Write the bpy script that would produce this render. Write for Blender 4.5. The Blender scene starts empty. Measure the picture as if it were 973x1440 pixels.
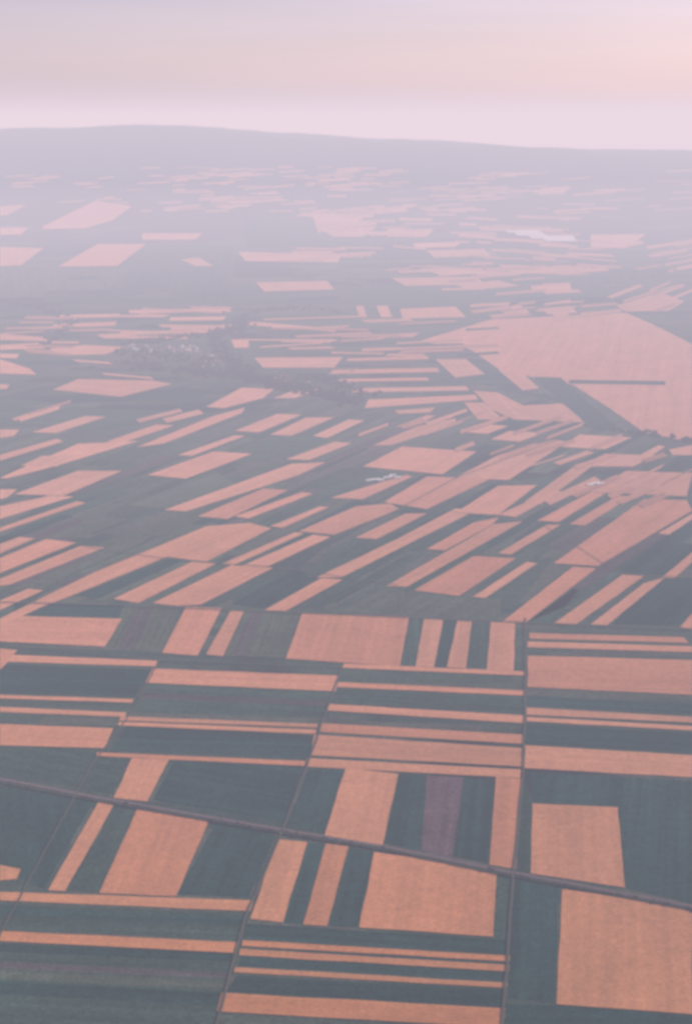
import bpy, bmesh, math, random
from mathutils import Vector, noise
random.seed(7)
S=bpy.context.scene
H=1300.0
PITCH=math.radians(15.4)
F=2000.0
cp,sp=math.cos(PITCH),math.sin(PITCH)

# ------------------------------------------------------------ terrain
def sst(t):
    t=max(0.0,min(1.0,t)); return t*t*(3-2*t)
def height(X,Y):
    if Y<15500: return 0.0
    r=1165-sst((X+4200)/10500.0)*470
    r+=60*noise.noise(Vector((X/2600.0,3.1,0.5)))+26*noise.noise(Vector((X/800.0,9.1,0.5)))+12*noise.noise(Vector((X/260.0,5.1,0.5)))
    up=sst((Y-15500)/13000.0)**1.25
    dn=1-sst((Y-29500)/9000.0)
    n=noise.fractal(Vector((X/2300.0,Y/1900.0,0)),1.0,2.0,3)
    n2=noise.fractal(Vector((X/900.0,Y/1500.0,4)),1.0,2.0,2)
    w=sst((Y-16500)/5000.0)*(1-sst((Y-26500)/3000.0))
    return (r*up+ (n*75+n2*25)*w)*dn

def proj(x,y,dz=0.0):
    """survey coordinate -> point on the terrain"""
    u=(x-486.5)/F; v=(720-y)/F
    d=(u, cp+sp*v, -sp+cp*v)
    if d[2]<-1e-5:
        t=(H-dz)/-d[2]
        if t*d[1]<15500: return Vector((t*d[0],t*d[1],dz))
    t=15000/d[1]; st=120.0
    pt=t
    while t<60000:
        if H+t*d[2] < height(t*d[0],t*d[1])+dz: break
        pt=t; t+=st
    lo,hi=pt,t
    for _ in range(14):
        m=(lo+hi)/2
        if H+m*d[2] < height(m*d[0],m*d[1])+dz: hi=m
        else: lo=m
    X,Y=hi*d[0],hi*d[1]
    return Vector((X,Y,height(X,Y)+dz))

# ------------------------------------------------------------ node helpers
def new_mat(name):
    m=bpy.data.materials.new(name); m.use_nodes=True
    nt=m.node_tree; nt.nodes.clear()
    out=nt.nodes.new('ShaderNodeOutputMaterial')
    return m,nt,out
def N(nt,typ,**kw):
    n=nt.nodes.new(typ)
    for k,v in kw.items(): setattr(n,k,v)
    return n
def L(nt,a,b): nt.links.new(a,b)
def mixc(nt,a,b,f,mode='MIX'):
    n=N(nt,'ShaderNodeMix',data_type='RGBA',blend_type=mode)
    for sock,val in ((n.inputs[6],a),(n.inputs[7],b),(n.inputs[0],f)):
        if hasattr(val,'is_linked') or isinstance(val,bpy.types.NodeSocket): L(nt,val,sock)
        else: sock.default_value=val
    return n.outputs[2]
def noise_n(nt,vec,scale,detail=3,rough=.6):
    n=N(nt,'ShaderNodeTexNoise'); n.inputs['Scale'].default_value=scale
    n.inputs['Detail'].default_value=detail; n.inputs['Roughness'].default_value=rough
    L(nt,vec,n.inputs['Vector']); return n.outputs['Fac']
def maprange(nt,v,a,b,c,d):
    n=N(nt,'ShaderNodeMapRange'); L(nt,v,n.inputs[0])
    for i,q in enumerate((a,b,c,d)): n.inputs[i+1].default_value=q
    return n.outputs[0]
def mapping(nt,vec,rot=0,scale=(1,1,1),loc=(0,0,0)):
    n=N(nt,'ShaderNodeMapping'); n.inputs['Rotation'].default_value=(0,0,rot)
    n.inputs['Scale'].default_value=scale; n.inputs['Location'].default_value=loc
    L(nt,vec,n.inputs['Vector']); return n.outputs[0]
def diffuse(nt,out,col,rough=1.0):
    b=N(nt,'ShaderNodeBsdfDiffuse'); b.inputs['Roughness'].default_value=.6
    if isinstance(col,bpy.types.NodeSocket): L(nt,col,b.inputs['Color'])
    else: b.inputs['Color'].default_value=col
    L(nt,b.outputs[0],out.inputs['Surface']); return b
def rgb(v):
    return (v[0],v[1],v[2],1)
def grey_mult(nt,c,f):
    cb=N(nt,'ShaderNodeCombineColor')
    for i in range(3): L(nt,f,cb.inputs[i])
    return mixc(nt,c,cb.outputs[0],1.0,'MULTIPLY')

def field_material(name,streak,mott,grain):
    m,nt,out=new_mat(name)
    att=N(nt,'ShaderNodeAttribute',attribute_name='tint')
    uv=N(nt,'ShaderNodeUVMap',uv_map='rows').outputs[0]
    geo=N(nt,'ShaderNodeNewGeometry').outputs['Position']
    s1=noise_n(nt,mapping(nt,uv,scale=(1/600,1/14,1)),1.0,3,.6)
    s2=noise_n(nt,mapping(nt,uv,scale=(1/1400,1/55,1)),1.0,2,.5)
    m1=noise_n(nt,geo,1/150,4,.65)
    m2=noise_n(nt,geo,1/7,3,.8)
    m3=noise_n(nt,geo,1/22,3,.8)
    c=att.outputs['Color']
    for s,a in ((s1,streak),(s2,streak*.8),(m1,mott),(m2,grain),(m3,grain*.6)):
        c=grey_mult(nt,c,maprange(nt,s,.3,.7,1-a,1+a))
    diffuse(nt,out,c)
    return m
soil=field_material('ploughed_soil',.08,.08,.17)
crop=field_material('winter_crop',.22,.17,.38)

# ------------------------------------------------------------ ground material
gm,nt,out=new_mat('farmland_ground')
geo=N(nt,'ShaderNodeNewGeometry').outputs['Position']
sep=N(nt,'ShaderNodeSeparateXYZ'); L(nt,geo,sep.inputs[0])
def cells(rot,lx,ly,seed):
    v=N(nt,'ShaderNodeTexVoronoi',distance='CHEBYCHEV'); v.inputs['Scale'].default_value=1
    v.inputs['Randomness'].default_value=.8
    mp=mapping(nt,geo,rot=rot)
    mp=mapping(nt,mp,scale=(1/lx,1/ly,0.0001),loc=(seed,seed*2,0))
    L(nt,mp,v.inputs['Vector'])
    s=N(nt,'ShaderNodeSeparateColor'); L(nt,v.outputs['Color'],s.inputs[0])
    r=N(nt,'ShaderNodeValToRGB'); r.color_ramp.interpolation='CONSTANT'
    e=r.color_ramp.elements
    e[0].position=0; e[0].color=(.042,.076,.058,1)
    e[1].position=.25; e[1].color=(.070,.098,.072,1)
    for p,c in ((.45,(.028,.060,.052,1)),(.62,(.098,.110,.086,1)),(.8,(.052,.086,.064,1)),(.92,(.10,.098,.082,1))):
        q=e.new(p); q.color=c
    L(nt,s.outputs[0],r.inputs[0]); return r.outputs[0]
A=cells(math.radians(3),420,55,1.3)
B=cells(math.radians(-63),520,60,4.1)
C=cells(math.radians(-12),620,210,7.7)
f1=maprange(nt,sep.outputs[1],2.86*H,2.88*H,0,1)
f2=maprange(nt,sep.outputs[1],5.6*H,5.9*H,0,1)
c=mixc(nt,A,B,f1); c=mixc(nt,c,C,f2)
base=(.050,.082,.064,1)
c=mixc(nt,c,base,.35)
wn=noise_n(nt,geo,1/1900,5,.6)
hw=maprange(nt,sep.outputs[1],11500,21500,0,.24)
add=N(nt,'ShaderNodeMath',operation='ADD'); L(nt,wn,add.inputs[0]); L(nt,hw,add.inputs[1])
wf=maprange(nt,add.outputs[0],.56,.60,0,1)
c=mixc(nt,c,(.022,.034,.036,1),wf)
for sc,a in ((1/8,.33),(1/32,.22),(1/420,.15)):
    c=grey_mult(nt,c,maprange(nt,noise_n(nt,geo,sc,4,.7),.3,.7,1-a,1+a))
diffuse(nt,out,c)

# ------------------------------------------------------------ ground mesh
ys=[-15000,-6000,-1000,2000,6000,10000,13000,15400]
y=15400
while y<39500:
    y+=170; ys.append(y)
ys+=[45000,60000,90000,140000,220000]
xs=[-220000,-120000,-60000,-35000,-24000,-18000,-13000]
x=-13000
while x<13000:
    x+=150; xs.append(x)
xs+=[18000,24000,35000,60000,120000,220000]
vs=[];fs=[]
for yy in ys:
    for xx in xs: vs.append((xx,yy,height(xx,yy)))
n=len(xs)
for j in range(len(ys)-1):
    for i in range(n-1):
        a=j*n+i; fs.append((a,a+1,a+n+1,a+n))
me=bpy.data.meshes.new('ground'); me.from_pydata(vs,[],fs); me.update()
for p in me.polygons: p.use_smooth=True
g=bpy.data.objects.new('ground',me); S.collection.objects.link(g); me.materials.append(gm)

# ------------------------------------------------------------ field builder
class Fields:
    def __init__(s,name,mat,z0):
        s.bm=bmesh.new(); s.col=s.bm.loops.layers.float_color.new('tint')
        s.uv=s.bm.loops.layers.uv.new('rows'); s.name=name; s.mat=mat; s.k=0; s.z0=z0
    def face(s,pts,tint,ax):
        vv=[s.bm.verts.new(p) for p in pts]
        try: f=s.bm.faces.new(vv)
        except Exception: return
        f.normal_update()
        if f.normal.z<0: f.normal_flip()
        px,py=-ax[1],ax[0]; off=s.k*173.3
        for l in f.loops:
            l[s.col]=(tint[0],tint[1],tint[2],1)
            p=l.vert.co
            l[s.uv].uv=(p.x*ax[0]+p.y*ax[1]+off, p.x*px+p.y*py+off)
    def add(s,P,tint):
        s.k+=1
        pts=[(P[i],P[i+1]) for i in range(0,len(P),2)]
        far=min(p[1] for p in pts)<345
        dz=s.z0+s.k*.004
        if far: dz+=6
        W=[proj(a,b,dz) for a,b in pts]
        best=0;ax=(1,0)
        for i in range(len(W)):
            d=W[(i+1)%len(W)]-W[i]
            if d.length>best: best=d.length; ax=(d.x/d.length,d.y/d.length)
        if far and len(pts)==4:
            n=5; G=[]
            for j in range(n+1):
                row=[]
                for i in range(n+1):
                    a=i/n;b=j/n
                    X=(pts[0][0]*(1-a)+pts[1][0]*a)*(1-b)+(pts[3][0]*(1-a)+pts[2][0]*a)*b
                    Yv=(pts[0][1]*(1-a)+pts[1][1]*a)*(1-b)+(pts[3][1]*(1-a)+pts[2][1]*a)*b
                    row.append(proj(X,Yv,dz))
                G.append(row)
            for j in range(n):
                for i in range(n):
                    s.face([G[j][i],G[j][i+1],G[j+1][i+1],G[j+1][i]],tint,ax)
        else:
            R=[]
            for i in range(len(W)):
                a=W[i]; b=W[(i+1)%len(W)]; R.append(a)
                d=b-a; m=int(d.length/35)
                if m>1 and not far:
                    nx,ny=-d.y/d.length,d.x/d.length
                    m=min(m,18); sd=random.uniform(0,99)
                    amp=2.2 if d.length>100 else 1.0
                    for q in range(1,m):
                        t=q/m; j=noise.noise(Vector((sd+t*d.length/90,0,0)))*amp*min(1,4*t,4*(1-t))
                        R.append(Vector((a.x+d.x*t+nx*j,a.y+d.y*t+ny*j,a.z)))
            s.face(R,tint,ax)
    def done(s):
        me=bpy.data.meshes.new(s.name); s.bm.to_mesh(me); s.bm.free()
        o=bpy.data.objects.new(s.name,me); S.collection.objects.link(o); me.materials.append(s.mat)
        return o
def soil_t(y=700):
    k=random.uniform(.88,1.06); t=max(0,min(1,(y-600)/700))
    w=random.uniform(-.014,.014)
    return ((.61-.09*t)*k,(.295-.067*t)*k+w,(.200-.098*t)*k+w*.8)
DG=(.018,.054,.048); MG=(.038,.078,.060); LG=(.075,.104,.076); PU=(.085,.080,.078)
def gt(c):
    k=random.uniform(.85,1.15); return tuple(a*k for a in c)

cropF=Fields('crop_fields',crop,.15)
for c_,P in [
 (DG,(245,1070,425,1078,402,1156,215,1125)),
 (DG,(0,1105,132,1127,62,1250,0,1222)),
 (MG,(0,1048,148,1052,182,1064,160,1118,0,1085)),
 (DG,(305,1155,388,1175,350,1262,250,1258)),
 (MG,(165,1132,192,1137,138,1255,92,1253)),
 (DG,(0,933,214,941,190,980,0,975)),
 (MG,(206,962,472,975,462,1010,190,1002)),
 (PU,(202,974,466,986,464,993,198,982)),
 (DG,(178,1020,440,1034,436,1066,155,1056)),
 (DG,(745,1086,973,1098,973,1270,880,1250,868,1135,748,1128)),
 (DG,(562,1088,695,1096,686,1214,540,1186)),
 ((.13,.09,.10),(600,1090,652,1093,636,1206,592,1196)),
 (DG,(722,1236,786,1249,779,1410,714,1404)),
 (MG,(702,1230,722,1234,716,1340,694,1338)),
 (DG,(434,1185,456,1187,425,1300,400,1298)),
 (DG,(491,1192,524,1198,502,1304,462,1302)),
 (DG,(434,1082,482,1084,455,1172,405,1160)),
 (DG,(342,1298,716,1322,717,1341,342,1320)),
 (DG,(334,1371,712,1392,711,1416,318,1394)),
 (DG,(340,1342,714,1366,714,1380,336,1358)),
 (MG,(0,1270,352,1284,340,1322,0,1307)),
 (DG,(0,1274,350,1290,346,1302,0,1286)),
 (MG,(0,1330,333,1345,310,1420,300,1440,0,1440)),
 (DG,(0,1326,332,1341,330,1352,0,1338)),
 (PU,(0,1352,328,1368,325,1376,0,1362)),
 (LG,(0,1364,325,1380,321,1392,0,1376)),
 (DG,(0,1380,320,1396,314,1414,0,1398)),
 (MG,(0,1410,310,1424,308,1430,0,1418)),
 (DG,(782,1414,973,1428,973,1445,700,1445,712,1412)),
 (DG,(740,978,973,990,973,1004,740,993)),
 (DG,(739,1018,973,1030,973,1058,738,1045)),
 (MG,(474,968,738,980,738,1004,462,988)),
 (MG,(735,1088,748,1128,744,1228,726,1224)),
 (DG,(20,848,178,850,172,868,20,864)),
 (LG,(175,852,255,856,226,918,150,910)),
 (PU,(195,854,218,855,190,912,165,911)),
 (LG,(345,860,422,864,400,925,316,922)),
 (PU,(352,861,372,862,345,922,325,921)),
 (MG,(560,870,595,871,583,936,563,936)),
 (DG,(624,873,641,874,627,938,611,938)),
 (MG,(664,876,688,876,683,943,656,940)),
 (DG,(105,838,238,786,268,788,158,842)),
 (DG,(940,812,973,815,973,862,950,880,860,878,915,820)),
 (MG,(740,876,775,878,835,800,870,806,800,850)),
 (DG,(325,850,415,800,450,813,372,856)),
 (LG,(480,860,545,825,640,840,705,842,700,872,600,868)),
 (DG,(560,720,640,690,660,712,600,745)),
 (DG,(855,797,965,712,973,730,973,775,935,810,880,806)),
 (LG,(180,710,232,716,330,680,300,660,230,690)),
 (MG,(385,612,500,612,470,625,400,640,350,636)),
 (DG,(30,720,240,650,200,668,110,712)),
 (MG,(0,560,300,575,180,600,0,600)),
 (DG,(660,590,760,560,830,600,690,612)),
 (DG,(625,505,720,525,760,548,790,566,700,548,650,530)),
 (MG,(200,345,330,345,330,425,60,425,90,376)),
 (LG,(0,380,180,378,150,410,0,420)),
 (MG,(480,405,560,405,860,412,700,428,500,425)),
 (DG,(350,300,440,305,450,335,520,345,350,348)),
 (DG,(20,560,260,545,420,560,300,580,150,575)),
 ]:
    cropF.add(P,gt(c_))
for _ in range(95):
    x=random.uniform(-60,960); y=random.uniform(640,850)
    ln=random.uniform(60,170); w=random.uniform(8,22)
    sl=(.35+.28*(x/973))*(1+ (y-700)/900)
    cropF.add((x,y,x+ln,y-ln*sl,x+ln+w*1.6,y-ln*sl+2,x+w*1.6,y+2),gt(random.choice([DG,MG,LG,MG,PU])))
for _ in range(70):
    x=random.uniform(-40,900); y=random.uniform(385,585); ln=random.uniform(40,160); w=random.uniform(2,6)
    cropF.add((x,y,x+ln,y-random.uniform(-1,4),x+ln-8,y+w,x-10,y+w),gt(random.choice([DG,MG,LG,PU])))
cropF.done()

soilF=Fields('ploughed_fields',soil,1.2)
Q=[
(186,1066,238,1068,207,1127,160,1122),
(140,1126,163,1127,92,1253,68,1252),
(193,1138,295,1152,248,1260,140,1256),
(0,1254,357,1266,352,1281,0,1266),
(0,1309,337,1325,333,1340,0,1323),
(390,1180,432,1184,398,1297,352,1292),
(458,1186,490,1190,460,1302,426,1300),
(526,1198,600,1208,698,1228,693,1317,505,1304),
(486,1080,560,1088,538,1188,456,1176),
(697,1092,733,1095,725,1222,688,1216),
(748,1130,868,1135,878,1248,746,1228),
(790,1250,973,1276,973,1426,782,1412),
(342,1322,717,1344,716,1352,340,1330),
(338,1334,716,1357,715,1366,336,1343),
(331,1360,713,1382,712,1389,329,1367),
(312,1396,710,1418,708,1445,305,1422),
(432,1066,732,1082,731,1094,430,1078),
(137,1058,430,1070,428,1077,136,1063),
(442,1033,737,1052,735,1078,436,1062),
(452,1017,737,1033,736,1046,450,1029),
(170,1007,447,1018,446,1023,168,1013),
(168,1015,445,1026,444,1032,166,1020),
(0,1018,160,1024,148,1052,0,1048),
(0,994,178,1002,176,1008,0,1001),
(0,977,188,983,186,988,0,982),
(215,940,477,950,472,972,205,960),
(0,920,222,929,219,937,0,930),
(476,959,738,971,738,978,474,966),
(463,990,738,1006,738,1017,460,999),
(483,933,738,944,738,950,482,939),
(744,890,960,896,968,904,744,898),
(742,902,973,909,973,917,741,910),
(742,922,973,928,973,977,741,966),
(740,995,973,1008,973,1016,740,1005),
(740,1008,973,1021,973,1027,740,1014),
(738,1048,973,1062,973,1093,737,1080),
(425,862,575,868,562,937,402,926),
(262,853,312,855,278,922,228,918),
(325,858,343,860,314,923,290,920),
(596,870,623,872,610,938,584,937),
(643,873,663,874,655,940,628,938),
(690,874,724,876,722,945,684,943),
(18,866,172,870,148,909,0,902,0,880),
(0,912,25,914,8,935,0,942),
(0,1216,30,1222,24,1236,0,1238),
(0,765,28,755,50,757,0,779),(0,785,65,758,108,763,0,806),(0,814,115,767,148,770,14,822,0,824),
(0,845,40,828,62,830,0,858),
(0,870,130,806,290,740,350,735,382,743,290,790,235,783,100,838,60,853,0,882),
(160,842,270,790,305,792,195,848),(215,848,325,795,385,798,283,850,250,852),
(372,858,452,813,482,815,402,859),(340,796,440,752,465,755,375,797),(312,793,415,748,428,750,328,795),
(0,712,70,697,105,698,0,730),(0,742,108,705,122,707,0,748),(20,695,110,662,172,662,90,697),(0,688,25,688,10,700,0,702),
(208,668,300,635,355,638,262,673),(232,717,410,652,458,650,420,668,262,719),(278,726,370,687,405,689,320,730),
(330,726,425,692,440,694,350,729),
(402,646,470,621,495,623,435,647),(420,747,500,712,548,708,562,716,470,752),(500,756,570,722,600,722,530,758),
(445,812,560,757,640,715,670,717,480,812),(543,824,695,737,735,733,572,825),(582,830,665,782,725,785,645,838),
(600,772,665,735,702,727,692,738,625,774),(665,839,740,790,755,792,682,841),(700,778,768,738,788,738,718,780),
(705,875,805,797,838,799,738,876),(778,877,875,808,905,810,808,879),(830,878,905,820,935,812,852,880),
(778,792,905,702,965,703,973,718,840,796),(755,732,830,692,850,694,785,734),(800,737,868,697,888,698,822,739),
(930,812,973,776,973,790,948,813),(955,882,973,862,973,884),
(510,656,565,628,670,635,622,667),(640,672,700,640,780,618,798,621,715,675),(540,706,600,670,690,673,600,716),
(640,721,700,683,755,682,700,724),(465,700,530,680,570,668,580,670,510,702),
(525,626,585,600,640,588,642,596,550,626),(330,606,390,582,425,583,365,608),(380,611,430,587,470,587,410,613),
(440,613,490,590,513,591,460,616),
(0,672,110,624,195,620,80,655,10,673),(150,621,220,597,245,598,175,622),(192,629,300,585,345,573,340,581,230,624),
(45,608,120,585,150,586,80,609),(0,604,28,604,20,613,0,616),(0,640,80,617,90,621,0,648),
(690,618,715,606,765,608,730,621),(785,628,815,611,888,615,850,632),(815,656,850,638,920,640,890,656),
(830,692,880,662,973,665,965,698),(737,706,808,655,833,655,760,709),(655,608,690,597,715,599,685,610),
(700,724,775,690,790,691,725,727),(895,642,925,626,935,628,912,643),(940,632,973,626,973,640,945,640),
(380,740,450,712,462,713,398,742),(925,750,973,722,973,730,940,752),
(30,655,60,641,110,640,80,656),(250,640,330,612,345,613,270,641),
(556,600,600,584,612,585,575,602),
(588,480,690,449,880,440,915,455,973,484,973,622,905,608,858,575,805,541,705,522,662,492),
(665,549,700,552,735,570,800,567,820,594,722,590,690,575),
(652,566,680,566,708,590,672,590),
(700,520,738,528,758,546,735,549),(612,505,655,505,682,526,640,531),
(75,548,110,533,215,535,243,540,170,558),(290,572,340,545,385,547,370,560,315,574),(385,560,420,546,450,547,415,560),
(358,503,482,502,470,517,370,517),
(470,520,615,517,618,523,462,526),(478,533,600,531,604,535,475,537),(495,546,655,543,660,549,495,552),
(518,562,668,555,672,562,512,574),(490,504,600,500,604,505,486,508),(555,577,612,573,604,580,560,582),
(510,490,610,487,600,491,508,494),(480,471,590,468,580,474,480,475),(400,477,470,477,465,482,395,481),
(350,452,470,462,472,467,350,457),(325,478,350,476,350,489,330,489),
(75,456,165,452,162,458,75,461),(240,459,332,456,322,463,240,464),(180,436,322,433,326,438,184,441),
(85,443,170,441,168,446,82,447),(240,446,318,445,315,450,238,451),(170,466,300,464,296,468,168,471),
(0,469,62,474,70,480,0,478),(0,485,58,482,64,490,0,492),(0,505,42,518,52,527,0,525),(0,497,28,498,24,504,0,503),
(70,490,120,485,178,488,150,498,80,500),(0,540,14,541,10,547,0,547),
(500,430,511,430,516,446,505,446),(529,430,545,430,551,446,536,446),(562,434,640,431,655,446,566,448),
(865,430,928,411,962,424,940,437,880,438),(700,433,730,428,745,440,712,443),(760,434,800,430,812,440,770,442),
(58,320,135,282,186,290,158,310),(60,319,158,310,120,321,62,322),(0,347,62,349,30,373,0,374),(82,375,138,343,206,343,165,374),
(0,290,38,288,10,303,0,303),(0,320,40,320,30,330,0,330),
(335,354,480,358,475,369,345,367),(360,397,460,395,470,407,372,410),(550,391,670,389,682,400,570,402),
(830,330,908,329,880,349,830,348),(415,302,500,300,522,318,440,320),(445,320,530,319,510,333,470,333),
(545,322,610,322,600,333,545,333),(200,328,285,328,275,337,200,337),(255,365,280,362,300,374,275,374),
(590,378,660,376,700,384,620,387),(600,352,680,350,690,360,610,362),(700,372,820,376,815,386,720,384),
(760,264,802,262,792,272,756,274),(580,342,650,340,640,347,585,349),
(640,400,700,394,730,402,660,408),(745,402,800,398,805,410,750,410),
]
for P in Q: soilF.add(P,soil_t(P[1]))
def soft(): 
    k=random.uniform(.6,1.0)
    return (.60*k,.295*k,.20*k)
for (x0,y0,x1,y1,cnt,l0,l1,t0,t1,sl) in [
 (190,234,560,262,60,12,50,1.4,3.2,.05),(200,262,700,300,60,15,60,1.5,3.7,.05),
 (400,292,560,335,24,15,60,2,5,.05),
 (540,300,830,380,54,15,70,1.8,4.5,-.05),(330,345,560,375,10,30,80,2,4,0),(540,375,830,412,16,30,80,2,5,.05),
 (650,425,850,448,18,20,60,2,5,.1),(830,340,973,380,14,20,60,2,5,.2),(600,240,973,300,46,15,60,1.2,2.8,.02),
 (0,245,200,285,20,12,45,1.2,2.6,.05),(0,430,330,472,16,40,120,2,4,.0),(330,445,620,500,16,50,140,2,4,.02),
 (0,470,180,530,6,30,70,2,4,-.05),(840,400,973,440,9,25,60,2,5,.35),
 (620,590,973,660,16,25,70,3,6,.35),(0,580,330,600,5,40,90,3,6,.3),(700,660,973,720,8,30,80,4,7,.45),
 (480,585,640,620,5,30,60,4,6,.35)]:
    for _ in range(cnt):
        x=random.uniform(x0,x1-l0);y=random.uniform(y0,y1);l=random.uniform(l0,l1);t=random.uniform(t0,t1)
        s=sl+random.uniform(-.05,.05); k=random.uniform(-8,10)
        y1_=y-l*s
        if min(y,y1_)<228: continue
        soilF.add((x,y,x+l,y1_,x+l+k,y1_+t,x+k,y+t),soft())
soilF.done()
notch=Fields('grass_strips',crop,3.2)
for P in [(800,534,935,536,935,541,800,539),(640,498,700,494,702,497,645,501),(752,530,788,531,870,604,838,606,790,566),
          (600,484,650,483,655,486,600,488),(610,491,655,489,660,492,615,495),(655,462,700,460,702,462,655,465)]:
    notch.add(P,DG)
notch.done()

# ------------------------------------------------------------ roads
def road(name,pts,width,col,z):
    m,nt,out=new_mat(name+'_surface')
    geo=N(nt,'ShaderNodeNewGeometry').outputs['Position']
    f=noise_n(nt,geo,1/20,4,.7)
    c=mixc(nt,rgb([a*.65 for a in col]),rgb([a*1.35 for a in col]),f)
    diffuse(nt,out,c)
    W=[proj(a,b,z) for a,b in pts]
    R=[]
    for i in range(len(W)-1):
        for q in range(8):
            t=q/8; R.append(W[i].lerp(W[i+1],t))
    R.append(W[-1])
    for i in range(1,len(R)-1): R[i]=R[i]+Vector((random.uniform(-1,1),random.uniform(-1,1),0))
    vs=[];fs=[]
    for i,p in enumerate(R):
        d=(R[min(i+1,len(R)-1)]-R[max(i-1,0)]).normalized()
        nrm=Vector((-d.y,d.x,0))*width/2
        vs+=[p+nrm,p-nrm]
        if i: k=2*i; fs.append((k-2,k-1,k+1,k))
    me=bpy.data.meshes.new(name); me.from_pydata(vs,[],fs)
    o=bpy.data.objects.new(name,me); S.collection.objects.link(o); me.materials.append(m); return R
main=road('country_road',[(-60,1084),(0,1095),(165,1126),(400,1167),(550,1192),(700,1223),(973,1274),(1060,1292)],9,(.15,.115,.12),3.6)
verge=road('grass_verge',[(-60,1088),(0,1099),(165,1130),(400,1171),(550,1196),(700,1227),(973,1278),(1060,1296)],7,(.05,.065,.058),3.5)
TR=(.092,.094,.080)
k=0
for pts,w in [([(738,868),(738,1000),(735,1090),(722,1230),(712,1360),(705,1460)],4.5),
 ([(482,935),(455,1010),(430,1082),(398,1165),(345,1290),(300,1460)],4),
 ([(226,925),(190,995),(130,1075),(40,1240),(-30,1370)],3),
 ([(0,846),(180,851),(420,861),(700,873),(973,885)],6),
 ([(0,905),(230,928),(480,938)],4),
 ([(380,797),(560,716),(640,672),(800,612)],4),([(838,798),(905,808),(973,812)],4),
 ([(100,765),(240,786),(390,797),(560,822)],4),([(610,715),(760,735),(860,800)],3)]:
    k+=1; road('field_track' if k==1 else 'field_track.%03d'%(k-1),pts,w,TR,3.7+k*.05)

# ------------------------------------------------------------ trees (merged belts / woods)
tm,nt,out=new_mat('tree_foliage')
geo=N(nt,'ShaderNodeNewGeometry').outputs['Position']
f=noise_n(nt,geo,1/6,3,.7)
c=mixc(nt,(.035,.035,.034,1),(.085,.072,.07,1),f); diffuse(nt,out,c)
def tree_mass(name,points,rmin,rmax):
    bm=bmesh.new()
    for p in points:
        r=random.uniform(rmin,rmax)
        res=bmesh.ops.create_icosphere(bm,subdivisions=1,radius=1)
        h=random.uniform(.5,.9)
        for v in res['verts']:
            j=random.uniform(.7,1.25)
            v.co=Vector((v.co.x*r*j,v.co.y*r*j,v.co.z*r*h*j+r*.6))+p
    me=bpy.data.meshes.new(name); bm.to_mesh(me); bm.free()
    o=bpy.data.objects.new(name,me); S.collection.objects.link(o); me.materials.append(tm)
def along(pts,n,jx,jy):
    res=[]
    seg=[math.hypot(pts[i+1][0]-pts[i][0],pts[i+1][1]-pts[i][1]) for i in range(len(pts)-1)]
    T=sum(seg)
    for _ in range(n):
        d=random.uniform(0,T); i=0
        while d>seg[i] and i<len(seg)-1: d-=seg[i]; i+=1
        t=d/seg[i]
        res.append(proj(pts[i][0]+(pts[i+1][0]-pts[i][0])*t+random.gauss(0,jx),pts[i][1]+(pts[i+1][1]-pts[i][1])*t+random.gauss(0,jy),0))
    return res
rp=[]
for i in range(len(main)-1):
    for _ in range(7):
        t=random.random(); p=main[i].lerp(main[i+1],t); 
        if noise.noise(Vector((p.x/120,p.y/120,2)))>-.05:
            rp.append(Vector((p.x+random.gauss(0,2),p.y-8+random.gauss(0,3),0.5)))
tree_mass('roadside_trees',rp,1.8,4.2)
tree_mass('valley_woodland',
  along([(0,425),(60,434),(110,452),(90,470),(60,485)],150,5,1.5)+
  along([(345,440),(340,462),(300,470),(308,490),(330,510),(345,530),(420,545),(500,566)],700,5,2.5)+
  along([(345,440),(340,462),(300,470),(308,490),(330,510),(345,530),(420,545),(500,566)],260,12,4)+
  along([(300,470),(230,478),(180,485)],150,10,1.5)+
  along([(170,512),(250,520),(330,528)],190,14,2.5)+
  along([(170,496),(230,500),(300,510)],130,10,4)+
  along([(350,440),(420,432),(480,440)],80,10,1.5)+
  along([(420,528),(470,540),(530,556)],80,8,2)+
  along([(400,300),(440,332),(540,345),(560,372)],160,6,1.5)+
  along([(860,602),(973,622)],40,8,1.5)+
  along([(830,400),(900,385),(973,380)],50,12,2),5,14)

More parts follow.
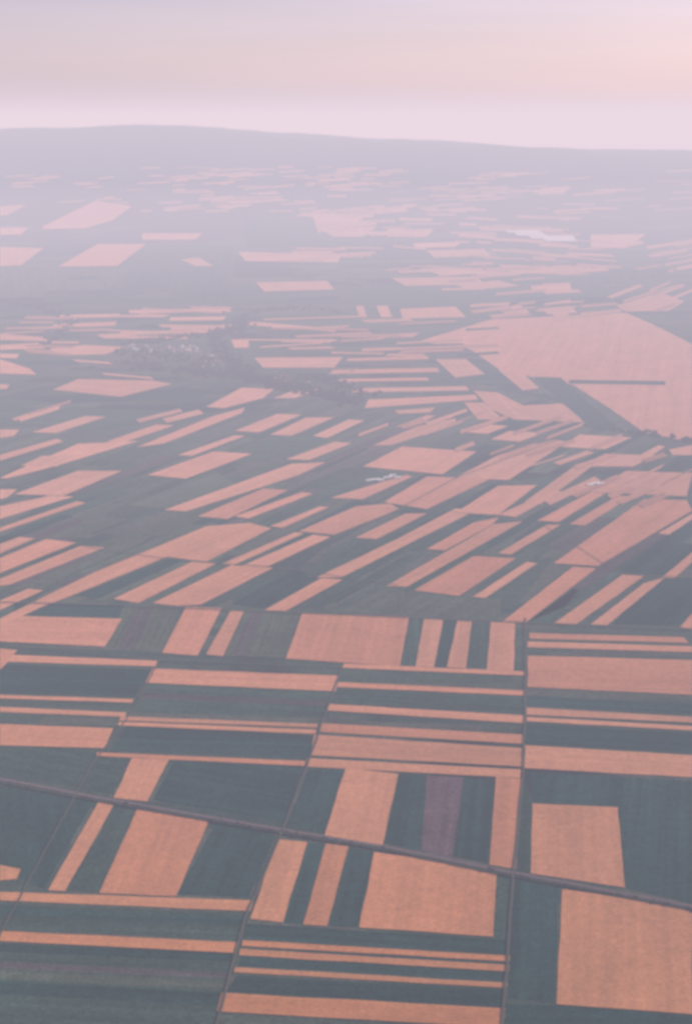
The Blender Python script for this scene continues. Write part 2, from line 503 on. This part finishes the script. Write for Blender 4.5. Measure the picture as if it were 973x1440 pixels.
# ------------------------------------------------------------ buildings
def simple_mat(name,col,var=.12):
    m,nt,out=new_mat(name)
    geo=N(nt,'ShaderNodeNewGeometry').outputs['Position']
    f=noise_n(nt,geo,1/8,3,.6)
    diffuse(nt,out,mixc(nt,rgb([a*(1-var) for a in col]),rgb([min(1,a*(1+var)) for a in col]),f)); return m
wall=simple_mat('plaster_wall',(.5,.46,.41)); roofr=simple_mat('tile_roof',(.40,.18,.13)); roofw=simple_mat('white_metal_roof',(.8,.8,.78),.04)
roofg=simple_mat('pale_tile_roof',(.66,.60,.56))
glass=simple_mat('dark_opening',(.05,.05,.06))
def gable(bm,o,a,l,w,h,rh,mi_roof=1):
    ca,sa=math.cos(a),math.sin(a)
    def P(x,y,z): return bm.verts.new((o.x+x*ca-y*sa,o.y+x*sa+y*ca,o.z+z))
    b=[P(-l,-w,-1),P(l,-w,-1),P(l,w,-1),P(-l,w,-1)]; t=[P(-l,-w,h),P(l,-w,h),P(l,w,h),P(-l,w,h)]
    r=[P(-l,0,h+rh),P(l,0,h+rh)]
    for i in range(4):
        j=(i+1)%4; bm.faces.new((b[i],b[j],t[j],t[i]))
    bm.faces.new((t[0],r[0],t[3])); bm.faces.new((t[1],t[2],r[1]))
    e=.6
    q=[P(-l-e,-w-e,h-.15),P(l+e,-w-e,h-.15),P(l+e,0,h+rh+.25),P(-l-e,0,h+rh+.25),P(l+e,w+e,h-.15),P(-l-e,w+e,h-.15)]
    for f in (bm.faces.new((q[0],q[1],q[2],q[3])),bm.faces.new((q[3],q[2],q[4],q[5]))): f.material_index=mi_roof
    n=max(2,int(l/3))
    for s in (-1,1):
        for i in range(n):
            x=-l+ (i+.5)*2*l/n; yy=s*(w+.04)
            f=bm.faces.new((P(x-.6,yy,1),P(x+.6,yy,1),P(x+.6,yy,min(h-.5,2.4)),P(x-.6,yy,min(h-.5,2.4)))); f.material_index=2
def build(name,items,roof):
    bm=bmesh.new()
    for it in items: gable(bm,*it)
    me=bpy.data.meshes.new(name); bm.to_mesh(me); bm.free()
    o=bpy.data.objects.new(name,me); S.collection.objects.link(o)
    for m in (wall,roof,glass): me.materials.append(m)
it=[];it2=[]
for _ in range(95):
    x=random.uniform(180,320); y=491+random.gauss(0,2.5)+(x-240)*.03
    if x>285: y+=random.uniform(0,28)
    (it if random.random()<.55 else it2).append((proj(x,y,0),random.uniform(0,3.14),random.uniform(7,11),random.uniform(4,6),5,3.5))
for _ in range(30):
    it.append((proj(random.uniform(380,500),random.uniform(518,545),0),random.uniform(0,3),8,5,4.5,3.2))
build('village_houses',it,roofr); build('village_houses.001',it2,roofg)
for nm,x,y,n_ in (('farm_barn',528,676,3),('farm_barn.001',552,671,3),('farm_barn.002',836,681,3)):
    build(nm,[(proj(x+i*7-7,y+random.uniform(-2,2),1.8),random.uniform(.2,.5),random.uniform(12,20),6,5,2.5) for i in range(n_)],roofw)
gh=[]
for (x0,x1,y) in ((712,758,327),(725,765,331),(745,806,335),(765,808,339)):
    n_=5
    for i in range(n_):
        x=x0+(x1-x0)*(i+.5)/n_
        p=proj(x,y,0); hl=(x1-x0)/(2*n_)/F*p.length*1.0
        for q in range(5):
            gh.append((p+Vector((0,q*62-124,6)),.0,hl,29,6,9))
build('white_greenhouse_complex',gh,roofw)

# ------------------------------------------------------------ haze layers
def emissive_haze(name,sig,Linf,lo,hi):
    hm,nt,out=new_mat(name+'_air')
    D=max(sig)*1.25
    ab=N(nt,'ShaderNodeVolumeAbsorption'); ab.inputs['Density'].default_value=D
    ab.inputs['Color'].default_value=(1-sig[0]/D,1-sig[1]/D,1-sig[2]/D,1)
    em=N(nt,'ShaderNodeEmission'); e=[sig[i]*Linf[i] for i in range(3)]; mx=max(e)  # air glows by itself, standing in for sunlight scattered in the haze
    em.inputs['Color'].default_value=(e[0]/mx,e[1]/mx,e[2]/mx,1); em.inputs['Strength'].default_value=mx
    ad=N(nt,'ShaderNodeAddShader'); L(nt,ab.outputs[0],ad.inputs[0]); L(nt,em.outputs[0],ad.inputs[1]); L(nt,ad.outputs[0],out.inputs['Volume'])
    bm=bmesh.new(); bmesh.ops.create_cube(bm,size=1)
    for v in bm.verts: v.co=Vector([lo[i]+(v.co[i]+.5)*(hi[i]-lo[i]) for i in range(3)])
    me=bpy.data.meshes.new(name); bm.to_mesh(me); bm.free()
    hz=bpy.data.objects.new(name,me); S.collection.objects.link(hz); me.materials.append(hm)
emissive_haze('emissive_haze',(.067/H,.080/H,.091/H),(.83,.695,.775),(-200000,-200000,-60),(200000,200000,H*1.3))
emissive_haze('added_far_haze',(.060/H,.062/H,.064/H),(.79,.68,.765),(-190000,4200,-50),(190000,190000,420))  # extra glowing slab, added to brighten the middle and far ground

# ------------------------------------------------------------ light + sky
EL=math.radians(36); AZ=math.radians(60)
w=bpy.data.worlds.new('World'); S.world=w; w.use_nodes=True
nt=w.node_tree; nt.nodes.clear()
out=N(nt,'ShaderNodeOutputWorld'); bg=N(nt,'ShaderNodeBackground'); L(nt,bg.outputs[0],out.inputs[0])
sky=N(nt,'ShaderNodeTexSky',sky_type='NISHITA'); sky.sun_disc=False
sky.sun_elevation=EL; sky.sun_rotation=AZ; sky.dust_density=3; sky.altitude=1000
tc=N(nt,'ShaderNodeTexCoord')
mp=mapping(nt,tc.outputs['Generated'],scale=(2.0,2.0,30))
cl=noise_n(nt,mp,1.6,3,.5)
c=mixc(nt,sky.outputs[0],(.98,.73,.83,1),1.0,'MULTIPLY')
c=grey_mult(nt,c,maprange(nt,cl,.35,.65,.96,1.03))
L(nt,c,bg.inputs[0]); bg.inputs[1].default_value=.15
sd=bpy.data.lights.new('sun','SUN'); sd.energy=4.9; sd.angle=math.radians(.5); sd.color=(1,.90,.79)
so=bpy.data.objects.new('sun',sd); S.collection.objects.link(so)
dirv=Vector((math.sin(AZ)*math.cos(EL),math.cos(AZ)*math.cos(EL),math.sin(EL)))
so.rotation_euler=dirv.to_track_quat('Z','Y').to_euler()

# ------------------------------------------------------------ camera
cd=bpy.data.cameras.new('camera'); cd.lens=50; cd.sensor_fit='VERTICAL'; cd.sensor_height=36; cd.sensor_width=24
cd.clip_start=1; cd.clip_end=600000
cd.dof.use_dof=True; cd.dof.focus_distance=10.5; cd.dof.aperture_fstop=2.2
co=bpy.data.objects.new('camera',cd); S.collection.objects.link(co); co.location=(0,0,H)
co.rotation_euler=(math.pi/2-PITCH,0,0); S.camera=co
S.view_settings.view_transform='Standard'; S.view_settings.look='None'; S.view_settings.exposure=0
